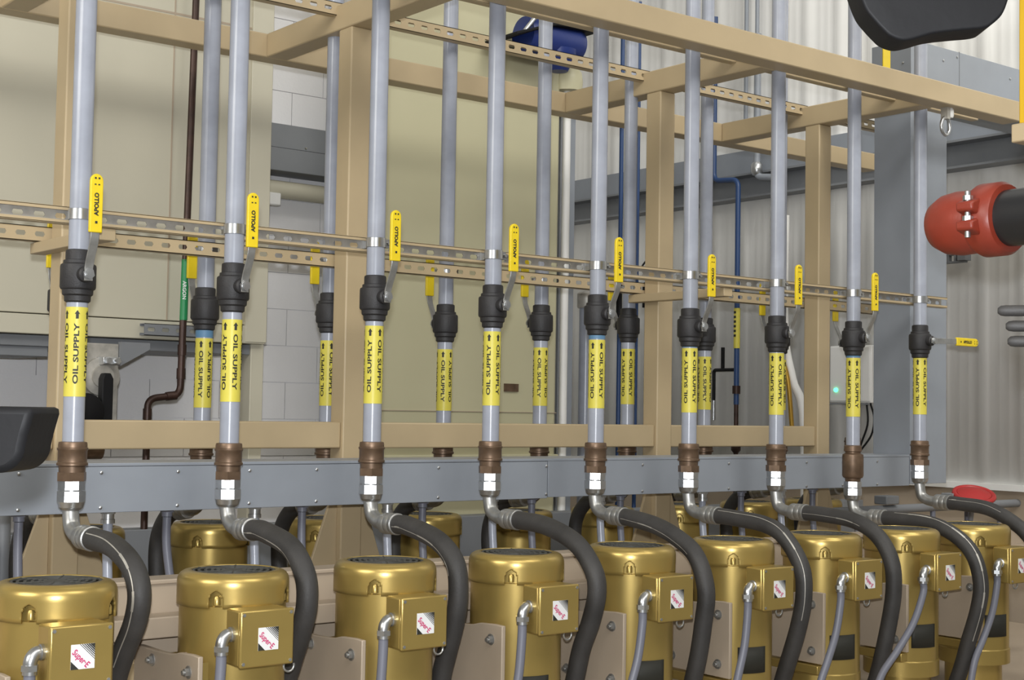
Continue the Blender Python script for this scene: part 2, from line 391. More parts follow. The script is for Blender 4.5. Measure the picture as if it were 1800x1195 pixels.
def elbow_and_hose(x, y, sgn, ze, path, label, group, stripe=None, hosegroup=None):
    """swivel nut, bent steel stem, ferrule and hose; sgn=-1 leaves toward the viewer; path = (y,z) of the hose"""
    t = thing('hydraulic_hose', label, 'hose', (x, y, ze), group, 0 if sgn < 0 else PI)
    dz = lambda z: z-ze
    f = MB(); f.hexa((0, 0, 0), (0, 0, -.028), .042); f.lathe([(.034, -.028), (.034, -.033)], seg=24)
    f.hexa((0, 0, -.033), (0, 0, -.066), .044); f.lathe([(.043, -.066), (.038, -.084), (.030, -.092)], seg=24)
    nut = f.obj('swivel_nut', 'zinc', t, angle=25)
    if sgn < 0: nut.rotation_euler = (0, 0, math.atan2(-4.47, -1.75-x)-PI/6+random.choice((.0, .03, -.05)))
    y0, z0 = path[0]
    el = smooth([(0, 0, -.088), (0, 0, -.10), (0, -.012, dz(z0)+.028), (0, -.045, dz(z0)+.006), (0, -.085, dz(z0)), (0, y0+.045, dz(z0))], 6)
    MB().tube(el, .026, 20).obj('bent_stem', 'crimp', t)
    q = MB(); q.lathe([(.027, -.005), (.037, 0), (.0385, .006), (.0385, .03), (.037, .033), (.0385, .036), (.0385, .06), (.037, .063), (.039, .066), (.039, .082), (.036, .084)], (0, y0+.055, dz(z0)+.0), (0, -1, (path[1][1]-z0)/max(.05, abs(path[1][0]-y0))*.6), 28)
    q.obj('ferrule', 'crimp', t)
    pts = smooth([(0, py, dz(pz)) for py, pz in [(y0, z0)]+list(path[1:])], 7)
    ho = MB().tube(pts, .0345, 24).obj('hose', 'rubber', t)
    if stripe:
        a0, a1, ang, w = stripe; n = len(pts); v = []; fc = []; r = .0352; b = MB()
        i0, i1 = int(a0*n), int(a1*n)
        def band(i0, i1, w, r):
            v = []; fc = []
            for i in range(i0, i1):
                tg = (pts[min(i+1, n-1)]-pts[i-1]).normalized(); nrm = Vector((0, tg.z, -tg.y)); nrm = nrm if nrm.y < 0 or nrm.z > 0 else -nrm
                sd = Vector((-1, 0, 0))
                for da in (-w, 0, w):
                    a = ang+da; v.append(pts[i]+(nrm*math.cos(a)+sd*math.sin(a))*r)
            for i in range(i1-i0-1): fc += [(3*i, 3*i+1, 3*i+4, 3*i+3), (3*i+1, 3*i+2, 3*i+5, 3*i+4)]
            b.add(v, fc)
        band(max(i0, 1), i1, w, r)
        for bi in range(max(i0, 1)+3, i1-3, 9):
            if random.random() < .55: band(bi, bi+5, w*2.2, r+.0003)
        b.obj('printed_stripe', 'steel', ho)
    return t
HP = {
 0: [(-.155, 1.131), (-.20, 1.131), (-.348, 1.122), (-.483, 1.076), (-.54, 1.008), (-.52, .922), (-.45, .83), (-.385, .73), (-.34, .60), (-.32, .40)],
 1: [(-.155, 1.134), (-.20, 1.138), (-.271, 1.137), (-.441, 1.101), (-.534, 1.024), (-.55, .937), (-.517, .844), (-.465, .748), (-.42, .64), (-.39, .40)],
 2: [(-.155, 1.133), (-.20, 1.135), (-.257, 1.133), (-.432, 1.097), (-.534, 1.029), (-.556, .935), (-.54, .838), (-.495, .718), (-.464, .627), (-.42, .40)],
 3: [(-.155, 1.131), (-.20, 1.131), (-.358, 1.12), (-.521, 1.071), (-.616, .987), (-.639, .909), (-.61, .804), (-.56, .697), (-.525, .58), (-.46, .38)],
 4: [(-.155, 1.126), (-.20, 1.124), (-.224, 1.122), (-.359, 1.104), (-.483, 1.065), (-.588, 1.001), (-.641, .881), (-.628, .751), (-.594, .585), (-.52, .36)],
 5: [(-.155, 1.112), (-.20, 1.111), (-.304, 1.106), (-.447, 1.093), (-.55, 1.05), (-.640, .94), (-.655, .825), (-.627, .691), (-.569, .528), (-.50, .34)],
 6: [(-.155, 1.106), (-.20, 1.106), (-.29, 1.104), (-.451, 1.089), (-.573, 1.037), (-.648, .938), (-.663, .812), (-.635, .646), (-.582, .443), (-.54, .33)],
 7: [(-.165, 1.064), (-.21, 1.065), (-.259, 1.065), (-.459, 1.055), (-.597, 1.003), (-.68, .925), (-.715, .806), (-.7, .69), (-.651, .537), (-.615, .42), (-.58, .33)],
 8: [(-.155, 1.122), (-.20, 1.121), (-.247, 1.119), (-.408, 1.104), (-.564, 1.032), (-.655, .943), (-.72, .82), (-.75, .68), (-.74, .5), (-.72, .305)]}
DET = [  # valve top, tape top, tape bottom, pipe bottom, blue thread
 (2.040, 1.857, 1.5705, 1.425, False), (2.039, 1.846, 1.563, 1.420, False), (2.038, 1.853, 1.566, 1.424, False), (2.040, 1.858, 1.567, 1.426, False),
 (2.036, 1.849, 1.564, 1.420, True), (2.010, 1.836, 1.553, 1.415, True), (2.008, 1.836, 1.549, 1.411, True), (2.012, 1.833, 1.546, 1.407, True), (2.020, 1.856, 1.563, 1.427, False)]
STR = {0: (.12, .72, .95, .05), 2: (.1, .5, 1.75, .035), 3: None, 4: (.1, .55, 1.7, .03), 5: (.12, .75, .75, .04), 6: (.1, .4, 1.6, .03), 7: (.2, .8, .55, .05), 1: (.08, .42, 1.8, .03), 8: (.1, .4, 1.0, .03)}
for i, (x, zc) in enumerate(FRONT):
    zv, zt, zl, zb, bl = DET[i]
    lab = 'grey vertical oil supply pipe with yellow label, %s from the left in the front row' % ORD[i]
    if i == 7: lab = 'grey oil supply pipe in the front row ending in a long smooth brown barrel coupling'
    if i == 8: lab = 'last grey oil supply pipe on the right, its yellow valve handle turned sideways'
    if i == 0: lab = 'leftmost grey oil supply pipe in the front row, its yellow handle beside the pipe'
    t, ze = pipe_assembly(x, 0, zc, zv, zt, zl, zb, i == 7, lab, 'front row of oil supply pipes', i == 8, 0, bl, turn=[43, -6, 5, 5, -9, -9, -21, -21, -11][i])
    elbow_and_hose(x, 0, -1, ze, HP[i], 'black rubber hose arching down from the %s front pipe from the left' % ORD[i] if i < 8 else 'black rubber hose leaving the rightmost front pipe and running out of the picture', 'front row of black hoses', STR.get(i))
REAR = [.243, .822, 1.397, 2.003, 2.562, 3.127, 3.673, 4.259, 4.89]
RV = [2.015, 2.015, 2.031, 2.018, 2.048, 2.064, 2.045, 2.05, 2.05]
for i, x in enumerate(REAR):
    zv = RV[i]; zt = zv-.20
    t, ze = pipe_assembly(x, .76, 2.16, zv, zt, zt-.275, 1.425, False, 'grey oil supply pipe in the rear row, %s from the left' % ORD[i], 'rear row of oil supply pipes', False, PI, i == 1, turn=180+[0, -45, -10, -48, -50, -20, -45, -50, -50][i])
    elbow_and_hose(x, .76, 1, ze, [(-.155, 1.131), (-.2, 1.12), (-.29, 1.09), (-.36, 1.02), (-.385, .93), (-.37, .8), (-.34, .6), (-.32, .35)], 'black hose hanging from the %s rear pipe below the grey wireway' % ORD[i], 'rear row of black hoses')

# ------------------------------------------------------------------ motors
def motor_parts(t):
    R = .17
    # body with a flat pad, base flange and feet
    b = MB(); b.lathe([(.12, .40), (.166, .405), (.166, .47), (.162, .475), (.162, .952), (.150, .954), (.150, 1.02)], seg=64); b.box(-.055, .05, -.185, -.05, .80, .955)
    b.box(-.179, -.10, -.10, .12, .54, .79)
    b.lathe([(.13, .30), (.13, .40)], seg=32)
    b.obj('motor_body', 'gold', t, angle=30)
    # fan cover with four U-shaped notches
    bm = bmesh.new(); seg = 240
    zs = [.948, .962, .980, .986, .991, .995, .998, 1.0, 1.005]
    prof = [(R, z) for z in zs]+[(R, 1.010), (.1692, 1.022), (.166, 1.032), (.160, 1.040), (.151, 1.0455), (.140, 1.048), (.128, 1.0485)]
    rings = [[bm.verts.new((r*math.cos(2*PI*k/seg), r*math.sin(2*PI*k/seg), z)) for k in range(seg)] for r, z in prof]
    for j in range(len(prof)-1):
        zz = prof[j+1][1]
        half = 6.8 if zz <= .980 else (6.8*math.sqrt(max(0, 1-((zz-.980)/.0205)**2)) if zz < 1.0005 else 0)
        for k in range(seg):
            a = (k+.5)/seg*360
            near = min(abs((a-q+180) % 360-180) for q in (45, 135, 225, 315))
            if near < half: continue
            bm.faces.new((rings[j][k], rings[j][(k+1) % seg], rings[j+1][(k+1) % seg], rings[j+1][k]))
    for r in rings:
        for vv in r:
            if not vv.link_faces: bm.verts.remove(vv)
    me = bpy.data.meshes.new('fan_cover'); bm.normal_update(); bm.to_mesh(me); bm.free(); me.materials.append(M['gold'])
    for p in me.polygons: p.use_smooth = True
    o = bpy.data.objects.new('fan_cover', me); COL.objects.link(o); o.parent = t
    s = o.modifiers.new('thick', 'SOLIDIFY'); s.thickness = .007; s.offset = -1
    g = MB()
    for r in (.045, .065, .085, .105, .122):
        g.lathe([(r-.004, 1.0425), (r-.004, 1.0465), (r+.004, 1.0465), (r+.004, 1.0425)], seg=36, cap=False)
    g.lathe([(.035, 1.042), (.035, 1.0465)], seg=24)
    for k in range(6): a = PI*k/3; g.tube([(.03*math.cos(a), .03*math.sin(a), 1.044), (.132*math.cos(a), .132*math.sin(a), 1.044)], .004, 6)
    g.lathe([(.130, 1.034), (.130, 1.0365)], seg=40)
    g.obj('fan_grille', 'grille', o)
    for q in (45, 135, 225, 315):
        k = MB(); a = math.radians(q); c = Vector((.155*math.cos(a), .155*math.sin(a), 0))
        k.lathe([(.011, .958), (.011, .978), (.007, .985)], c, (0, 0, 1), 14)
        k.obj('cover_bolt', 'gold', o)
    return t
def terminal_box(t):
    b = MB(); b.box(-.115, .055, -.262, -.180, .797, .957)
    o = b.obj('terminal_box', 'gold', t, bevel=.006)
    b = MB(); b.box(-.117, .058, -.276, -.262, .795, .959)
    l = b.obj('box_lid', 'gold', o, bevel=.005)
    for sx in (-.106, .047):
        for sz in (.807, .947):
            b = MB(); b.lathe([(.0055, 0), (.005, .003)], (sx, -.275, sz), (0, -1, 0), 10); b.obj('lid_screw', 'crimp', o)
    return o
def logo(t, o):
    # square sticker: white field crossed by a diagonal band of dark hatching, magenta word set on the slope
    x0, z0, s, y = -.060, .842, .066, -.2772
    b = MB(); b.box(x0, x0+s, y, y+.001, z0, z0+s); st = b.obj('sticker', 'paper', o)
    k = MB(); e = y-.0004
    def poly(pts): k.add([(x0+a*s, e, z0+c*s) for a, c in pts], [tuple(range(len(pts)))])
    poly([(0, 0), (.34, 0), (0, .34)])
    for i in range(9):
        q = .36+.085*i; w = .016+.0052*i
        a0 = (q, 1); a1 = (1, q)
        poly([(min(1, q), 1), (min(1, q+2*w), 1), (1, min(1, q+2*w)), (1, min(1, q))])
    poly([(.93, 1), (1, 1), (1, .93)])
    k.obj('sticker_hatching', 'ink', st)
    me = text_mesh('Super·E', .0235, 'sticker_text', .0006)
    xs = [v.co.x for v in me.vertices]; xm = (min(xs)+max(xs))/2; ca, sa = math.cos(-PI/4), math.sin(-PI/4); kk = .058/(max(xs)-min(xs))
    for v in me.vertices:
        l, h = (v.co.x-xm)*kk, v.co.y; v.co = (x0+s*.42+l*ca-h*sa, y-.0008, z0+s*.42+l*sa+h*ca)
    me.materials.clear(); me.materials.append(M['pink'])
    w = bpy.data.objects.new('sticker_lettering', me); COL.objects.link(w); w.parent = st
def front_motor(x, label):
    t = thing('electric_motor', label, 'motor', (x, -.47, 0), 'front row of gold motors'); motor_parts(t); o = terminal_box(t); logo(t, o)
    b = MB(); v = []; f = []
    for k in range(9):
        a = math.radians(-128+k*5.6)
        for z in (.535, .637): v.append((.1635*math.cos(a), .1635*math.sin(a), z))
    for k in range(8): f.append((2*k, 2*k+2, 2*k+3, 2*k+1))
    b.add(v, f); n = b.obj('nameplate', 'ink', t); s = n.modifiers.new('t', 'SOLIDIFY'); s.thickness = .002; s.offset = 1
    b = MB(); a = [(.115+.018*math.cos(th), -.150, .765+.018*math.sin(th)) for th in [math.radians(d) for d in range(-200, 30, 20)]]
    b.tube(a, .0035, 8); b.obj('lifting_eye', 'crimp', t)
    return t
fm = None; FM = []
for i in range(9):
    lab = 'gold vertical electric motor with terminal box, %s from the left in the front row' % ORD[i]
    if i == 0: lab = 'leftmost gold electric motor in the front row, cut by the left picture edge'
    if fm is None: fm = front_motor(-.22, lab); t = fm
    else: t = dup(fm, (.557*i-.22, -.47, 0), None, lab)
    FM.append(t)
rm = thing('electric_motor', 'gold motor of the rear row under the wireway, first from the left', 'motor', (-.05, 1.2, 0), 'rear row of gold motors', PI)
motor_parts(rm)
for i in range(1, 10):
    dup(rm, (-.05+.57*i, 1.2, 0), PI, 'gold motor of the rear row under the wireway, %s from the left' % ORD[i])
# tan mounting brackets beside each front motor
def bracket(label):
    t = thing('motor_bracket', label, 'bracket', (0, 0, 0), 'tan motor brackets')
    pts = [(-.645, .53), (-.645, .822), (-.60, .823), (-.52, .818), (-.47, .806), (-.36, .800), (-.27, .800), (-.20, .800), (-.20, .53)]
    MB().prism(pts, 'x', -.197, -.181).obj('bracket_plate', 'tan2', t, bevel=.003)
    MB().prism([(p[0]+(.012 if k == 0 else 0), p[1]-.003) for k, p in enumerate(pts[3:8])]+[(p[0]+(.012 if k == 4 else 0), p[1]-.016) for k, p in enumerate(pts[7:2:-1])], 'x', -.181, -.166).obj('top_flange', 'tan2', t, bevel=.002)
    for y, z in ((-.585, .77), (-.335, .77), (-.585, .58), (-.335, .58)):
        b = MB(); b.lathe([(.019, 0), (.019, .003)], (-.197, y, z), (-1, 0, 0), 18); b.hexa((-.200, y, z), (-.212, y, z), .0125); b.cyl((-.212, y, z), (-.219, y, z), .007)
        b.obj('bolt', 'crimp', t)
    MB().box(-.215, -.170, -.63, -.25, .49, .525).obj('foot_plate', 'gold', t, bevel=.003)
    return t
bk = bracket('tan bolted bracket plate on the left side of the leftmost front motor'); bk.location = (-.22, 0, 0)
for i in range(1, 9): dup(bk, (.557*i-.22, 0, 0), None, 'tan bolted bracket plate beside the %s front motor from the left' % ORD[i])
# conduits from the terminal boxes
CEND = [-.002, -.02, -.02, -.03, -.07, -.05, -.10, -.26, -.14]
for i in range(9):
    m = .557*i-.22
    t = thing('flexible_conduit', 'grey conduit with silver elbow dropping from the terminal box of the %s front motor' % ORD[i], 'conduit', (m-.115, -.692, .887), 'conduits on the front terminal boxes')
    b = MB(); b.lathe([(.022, 0), (.022, .008), (.018, .010), (.018, .018)], (0, 0, 0), (-1, 0, 0), 18)
    b.tube(smooth([(-.010, 0, 0), (-.018, 0, -.001), (-.029, -.002, -.011), (-.034, -.003, -.022), (-.035, -.003, -.032)], 4), .0185, 16)
    b.hexa((-.035, -.003, -.030), (-.035, -.003, -.046), .0235); b.lathe([(.020, 0), (.020, .010)], (-.035, -.003, -.046), (0, 0, -1), 18)
    b.obj('elbow_connector', 'zinc', t, angle=30)
    e = CEND[i]
    MB().tube(smooth([(-.035, -.003, -.050), (-.036, -.003, -.10), (-.040+e*.25, -.004, -.22), (-.05+e*.62, .0, -.33), (-.05+e, .01, -.43), (-.05+e*1.2, .02, -.57)], 6), .0155, 14).obj('conduit', 'conduit', t)

# ------------------------------------------------------------------ grey wireway: trough, riser and overhead run
WW = thing('cable_wireway', 'grey sheet metal cable trough across the middle, rising at the right and turning overhead', 'wireway', (2.2, .32, 1.18))
def wpart(b, n, m='grey', bevel=.002): o = b.obj(n, m, WW, bevel=bevel); o.location = (-2.2, -.32, -1.18); return o
ZT0, ZT1 = 1.180, 1.336
wpart(MB().box(-1.6, 2.148, .20, .44, ZT0, ZT1), 'trough_section'); wpart(MB().box(2.152, 4.655, .20, .44, ZT0+.004, ZT1+.004), 'trough_section')
wpart(MB().box(-1.6, 4.655, .198, .445, ZT1+.001, ZT1+.012), 'trough_cover')
wpart(MB().box(4.66, 4.985, .20, .44, ZT0+.012, 3.29), 'riser')
wpart(MB().box(4.66, 6.45, .20, .46, 3.29, 3.59), 'overhead_run')
wpart(MB().box(5.10, 5.104, .198, .462, 3.288, 3.592), 'section_joint', 'dgrey', 0)
for x in [v*.28-1.5 for v in range(22)]:
    if x > 4.6: continue
    for z in (ZT1-.02, ZT0+.018):
        b = MB(); b.lathe([(.0065, 0), (.006, .004), (.003, .006)], (x, .20, z), (0, -1, 0), 10); wpart(b, 'screw', 'zinc', 0)
for x, z in ((4.95, 3.52), (4.95, 3.33), (5.6, 3.52), (5.6, 3.34), (5.08, 3.56), (5.13, 3.31)):
    b = MB(); b.lathe([(.0075, 0), (.007, .004), (.003, .006)], (x, .20, z), (0, -1, 0), 10); wpart(b, 'screw', 'zinc', 0)
for y in (.25, .38):
    b = MB(); b.lathe([(.0075, 0), (.007, .004), (.003, .006)], (4.66, y, 3.47), (-1, 0, 0), 10); wpart(b, 'screw', 'zinc', 0)
# conduits that drop out of the bottom of the trough
DROP = [(-.056, 0), (.255, 1), (.475, 0), (.825, 1), (1.026, 0), (1.414, 1), (1.584, 0), (1.942, 1), (2.154, 0), (2.551, 1), (2.672, 0), (3.20, 1), (3.468, 0), (3.76, 1), (4.0, 0), (4.35, 1)]
for i, (x, k) in enumerate(DROP):
    t = thing('drop_conduit', 'grey conduit dropping from the underside of the wireway, %s from the left' % (ORD[i] if i < 12 else ['thirteenth', 'fourteenth', 'fifteenth', 'sixteenth'][i-12]), 'conduit', (x, .31, 1.18), 'conduits under the wireway')
    b = MB(); r = .0155 if k == 0 else .017
    e = .03 if i == 2 else 0
    b.tube(smooth([(0, 0, -.03), (0, 0, -.12), (e*.3, -.01, -.22), (e, -.03, -.4), (e, -.04, -.6)], 5), r, 14); b.obj('conduit', 'conduit' if k == 0 else 'pipe', t)
    b = MB(); b.hexa((0, 0, 0), (0, 0, -.012), .027); b.lathe([(.021, -.012), (.021, -.03), (.024, -.031), (.024, -.045)] if k else [(.019, -.012), (.019, -.028)], seg=18); b.obj('connector', 'zinc' if k else 'conduit', t)

# ------------------------------------------------------------------ cream cabinet on the left
CA = thing('machine_cabinet', 'large cream steel cabinet at the left, behind the pipes, open underneath', 'cabinet', (.4, 1.8, 0))
def capart(b, n, m='cream', bevel=.003): o = b.obj(n, m, CA, bevel=bevel); o.location = (-.4, -1.8, 0); return o
capart(MB().box(-2.5, 1.60, 1.80, 2.45, 1.945, 4.6), 'shell')
capart(MB().box(1.545, 1.66, 1.785, 2.46, 1.86, 4.6), 'corner_post')
capart(MB().box(-2.5, 1.655, 1.79, 2.45, 1.853, 1.94), 'bottom_flange')
capart(MB().box(-2.5, 1.6, 1.84, 2.42, 1.80, 1.85), 'underframe', 'dgrey')
capart(MB().box(-2.5, .60, 1.86, 2.3, 1.755, 1.80), 'underframe', 'dgrey')
capart(MB().box(1.60, 1.67, 1.83, 1.93, 0, 1.853), 'cabinet_leg')
capart(MB().box(-2.5, 1.56, 1.798, 1.802, 3.40, 3.41), 'seam', 'tan2', 0)
capart(MB().box(1.135, 1.142, 1.797, 1.801, 1.945, 4.6), 'seam', 'tan2', 0)
# drive unit hanging below it
t = thing('drive_unit', 'small drive with round flange, black belt guard and bracket under the cream cabinet', 'motor', (.715, 1.62, 1.80))
b = MB(); b.box(-.04, .16, .10, .14, -.38, .02); b.obj('bracket', 'steel', t, bevel=.004)
b = MB(); b.lathe([(.085, 0), (.085, .03), (.05, .035), (.05, .05)], (.07, .10, -.13), (0, -1, 0), 28); b.obj('round_flange', 'steel', t)
b = MB(); b.prism([(.045, -.42), (.045, -.14), (.055, -.115), (.085, -.115), (.098, -.14), (.098, -.42)], 'y', .0, .05); b.obj('belt_guard', 'plastic', t, bevel=.006)
b = MB(); b.lathe([(.07, 0), (.085, .01), (.085, .13), (.07, .14)], (-.03, .12, -.29), (0, -1, 0), 28); b.obj('drum', 'plastic', t)
b = MB(); b.box(.055, .135, .02, .10, -.078, -.042); b.obj('clamp_block', 'zinc', t, bevel=.003)
for x_, z_, r_ in ((.075, -.06, .014), (.115, -.06, .014), (.12, -.36, .02)):
    b = MB(); b.hexa((x_, .025, z_), (x_, -.005, z_), r_); b.obj('bolt', 'zinc', t)
b = MB(); b.prism([(.16, -.08), (.30, .0), (.30, .03), (.16, .03)], 'y', .08, .11); b.obj('gusset', 'dgrey', t)
# copper line with green label in front of the cabinet
t = thing('copper_line', 'dark copper pipe with green label running down the cream cabinet and jogging left', 'pipe', (1.19, 1.72, 1.2))
P = [(1.215, 1.72, 4.2), (1.18, 1.72, 1.595), (1.02, 1.72, 1.575), (1.02, 1.72, .9)]
b = MB(); L = lambda p: (p[0]-1.19, p[1]-1.72, p[2]-1.2)
b.tube(round_path([L(p) for p in P], .045), .0165, 16); b.obj('pipe', 'copper', t)
for c, d in (((1.181, 1.72, 1.67), (0, 0, 1)), ((1.11, 1.72, 1.587), (1, 0, .12)), ((1.02, 1.72, 1.48), (0, 0, 1)), ((1.183, 1.72, 1.78), (0, 0, 1))):
    b = MB(); b.lathe([(.0205, 0), (.0205, .05)], L(c), d, 16); b.obj('solder_fitting', 'copper', t)
b = MB(); b.lathe([(.0185, 0), (.0185, .285)], L((1.186, 1.72, 1.945)), (.0095, 0, 1), 20, cap=False); gl = b.obj('pipe_label', 'green', t)
me = text_mesh('ARGON', .03, 'argon', .0006)
xs = [v.co.x for v in me.vertices]; xm = (min(xs)+max(xs))/2
for v in me.vertices:
    l, h = (v.co.x-xm)*.8, v.co.y*.8; a = h/.02-.45
    v.co = (-.004+.0195*math.sin(a), -.0195*math.cos(a), .885-l)
me.materials.clear(); me.materials.append(M['paper']); o = bpy.data.objects.new('lettering', me); COL.objects.link(o); o.parent = gl
o = strut('pipe_bracket', 'short dark slotted bracket holding the copper pipe on the cabinet lower edge', 1.0, 1.35, 1.735, 1, 1.895, ('dgrey', 'dgrey'), .055, .05)
o['category'] = 'bracket'

# ------------------------------------------------------------------ greenish tan tank panel in the middle
t = thing('storage_tank', 'tall greenish tan rectangular tank in the middle behind the rear pipes', 'tank', (2.85, 1.9, 0))
b = MB(); b.box(-.50, .775, 0, .22, 0, 4.6); b.obj('shell', 'olive', t, bevel=.02)
b = MB(); b.box(-.498, .772, -.006, .0, 1.537, 1.541); b.obj('seam', 'tan2', t)
b = MB(); b.box(.385, .485, -.010, 0, 1.655, 1.70); b.obj('nameplate', 'bronze', t)
b = MB(); b.box(-.498, .772, -.03, 0.0, 1.19, 1.30); b.obj('lower_flange', 'olive', t, bevel=.004)

# ------------------------------------------------------------------ things on the block wall between cabinet and tank
t = thing('wall_duct', 'dark grey sheet metal duct along the block wall beside the cream cabinet', 'duct', (1.9, 2.5, -.035))
b = MB(); b.box(-.5, 1.0, -.15, .04, 2.86, 2.985); b.obj('duct', 'dgrey', t, bevel=.003)
b = MB(); b.box(-.5, 1.0, -.152, .04, 2.985, 3.115); b.obj('duct_cover', 'dgrey', t, bevel=.003)
b = MB()
for x, z in ((.28, 3.0), (.42, 2.965), (.55, 3.02)): b.lathe([(.008, 0), (.004, .006)], (x, -.152, z), (0, -1, 0), 10)
b.obj('screw', 'zinc', t)
t = thing('wall_pipe', 'pale horizontal pipe with end fitting along the block wall beside the cream cabinet', 'pipe', (2.1, 2.43, 2.735))
b = MB(); b.cyl((-.30, 0, 0), (.55, 0, 0), .048); b.obj('pipe', 'cream', t)
b = MB(); b.box(-.14, -.06, -.075, -.03, -.10, -.03); b.obj('end_fitting', 'white', t, bevel=.008)
# vertical trunking and rails between tank and corner
t = thing('vertical_trunking', 'pale grey vertical trunking and rails standing at the right edge of the tank', 'trunking', (3.75, 2.05, 0))
for x0, x1, y0, y1, m, n in ((.05, .09, .05, .10, 'dgrey', 'rail'), (.11, .21, .10, .2, 'grey', 'trunk'), (.23, .26, .16, .2, 'dgrey', 'rail')):
    MB().box(x0, x1, y0, y1, 0, 3.62).obj(n, m, t, bevel=.002)
t = thing('standpipe', 'grey standpipe with a collar behind the fifth front pipe', 'pipe', (4.2, 2.3, 0))
MB().cyl((0, 0, 0), (0, 0, 2.26), .045).obj('pipe', 'pipe', t)
b = MB(); b.lathe([(.055, 2.2), (.06, 2.21), (.06, 2.29), (.05, 2.30)]); b.obj('collar', 'steel', t)
# blue machine over the tank
t = thing('blue_blower', 'royal blue blower with a dark flange fixed high on the tank face, behind the pipes', 'blower', (3.38, 1.72, 3.60))
b = MB(); b.lathe([(.04, -.20), (.10, -.19), (.115, -.13), (.115, .15), (.09, .21), (.03, .225)], (0, 0, .055), (1, 0, 0), 28); b.obj('housing', 'blue2', t)
b = MB(); b.prism([(-.34, .00), (-.06, .10), (.27, .12), (.27, .135), (-.06, .118), (-.34, .018)], 'y', -.14, .165); b.obj('mounting_flange', 'plastic', t, bevel=.004)
b = MB(); b.lathe([(.10, 0), (.095, .03), (.06, .10), (.05, .12)], (.06, -.02, .0), (0, 0, -1), 24); b.obj('outlet_cone', 'blue2', t)
b = MB(); b.cyl((-.26, -.1, .04), (-.16, -.1, .16), .012); b.cyl((-.16, -.1, .16), (-.05, -.1, .16), .012); b.obj('bracket', 'zinc', t)
t = thing('vent_pipe', 'white vent pipe topped by a rounded tan hood beside the blue blower', 'pipe', (3.70, 1.93, 3.05))
MB().cyl((0, 0, -3.05), (0, 0, .46), .024).obj('pipe', 'white', t)
b = MB(); b.lathe([(.088, .39), (.092, .45), (.085, .50), (.06, .535), (.02, .545)], seg=28); b.obj('hood', 'olive', t)
# blue air lines
def line(name, label, pts, r, m, cat='pipe', extra=None, rp=.05):
    t = thing(name, label, cat, pts[0]); p0 = Vector(pts[0])
    b = MB(); q = [Vector(p)-p0 for p in pts]
    b.tube(round_path(q, rp) if len(q) > 2 else q, r, 14); b.obj('pipe', m, t); return t
t = line('air_line', 'thin blue pipe just left of the fifth rear pipe, with a dark valve', [(4.39, 2.2, 4.2), (4.39, 2.2, 0)], .014, 'blue')
b = MB(); b.lathe([(.028, -1.80), (.028, -1.75)], seg=16); b.lathe([(.026, -1.92), (.026, -1.87)], seg=16); b.lathe([(.022, -2.05), (.022, -1.75)], seg=16); b.obj('valve_body', 'plastic', t)
t = line('air_line', 'thin blue pipe just right of the fifth rear pipe, with a black regulator', [(4.535, 2.2, 4.2), (4.535, 2.2, 0)], .013, 'blue')
b = MB(); b.lathe([(.05, 0), (.058, .02), (.058, .09), (.04, .10)], (.07, -.05, -1.86), (0, -1, 0), 22); b.lathe([(.04, -.10), (.04, .04), (.03, .06)], (.06, -.05, -1.88), (0, 0, 1), 18); b.obj('regulator', 'plastic', t)
b = MB(); b.tube(smooth([(.0, -.03, -1.74), (.04, -.05, -1.68), (.10, -.05, -1.68), (.13, -.05, -1.76)], 5), .006, 8); b.obj('tubing', 'plastic', t)
t = line('air_line', 'blue pipe on the side wall with a bend at the top and a yellow tag', [(6.2, 3.12, 4.6), (6.2, 3.12, 3.33), (6.2, 2.87, 3.31), (6.2, 2.87, 1.62)], .020, 'blue', rp=.06)
b = MB(); b.lathe([(.024, -2.56), (.024, -2.26)], (0, -.25, 0), seg=16, cap=False); tg = b.obj('tag', 'yellow', t)
b = MB()
for k in range(6): b.box(-.006-.018, -.004-.018, -.2605, -.2395, -2.30-.035*k, -2.282-.035*k)
b.obj('tag_print', 'ink', tg)
b = MB(); b.tube(round_path([(0, -.25, -2.72), (0, -.02, -2.72), (0, -.02, -2.95)], .02), .013, 12); b.box(-.01, .01, -.12, -.10, -2.72, -2.55); b.obj('branch_valve', 'plastic', t)
b = MB(); b.cyl((0, -.02, -2.95), (0, -.02, -3.10), .015); b.obj('nozzle', 'zinc', t)
b = MB(); b.cyl((0, -.25, -2.86), (0, -.25, -4.6), .017); b.lathe([(.03, -2.9), (.03, -2.84)], (0, -.25, 0)); b.lathe([(.02, -3.34), (.036, -3.32), (.036, -3.28), (.02, -3.26)], (0, -.25, 0)); b.obj('brown_lower_pipe', 'copper', t)
b = MB(); b.tube([(-.02, .03, -1.36), (-.02, .05, -1.55), (-.02, .02, -1.72)], .006, 8); b.obj('chain', 'zinc', t)
# conduit with fitting on the side wall
t = line('wall_conduit', 'short grey conduit and round fitting on the side wall above the dark girt', [(6.25, 2.73, 4.4), (6.25, 2.73, 3.32), (6.25, 2.52, 3.29)], .026, 'grey', 'conduit')
b = MB(); b.lathe([(.03, 0), (.045, .02), (.045, .08), (.03, .10)], (0, 0, -1.07), (0, 0, 1), 18); b.obj('fitting', 'zinc', t)
# vertical conduits high on the side wall
for k, (y, lab) in enumerate(((3.00, 'thin grey conduit running up the white side wall, left of a pair'), (2.89, 'thin grey conduit running up the white side wall, right of a pair'))):
    t = line('wall_conduit', lab, [(6.42, y, 3.58), (6.42, y, 5.6)], .016, 'grey', 'conduit')
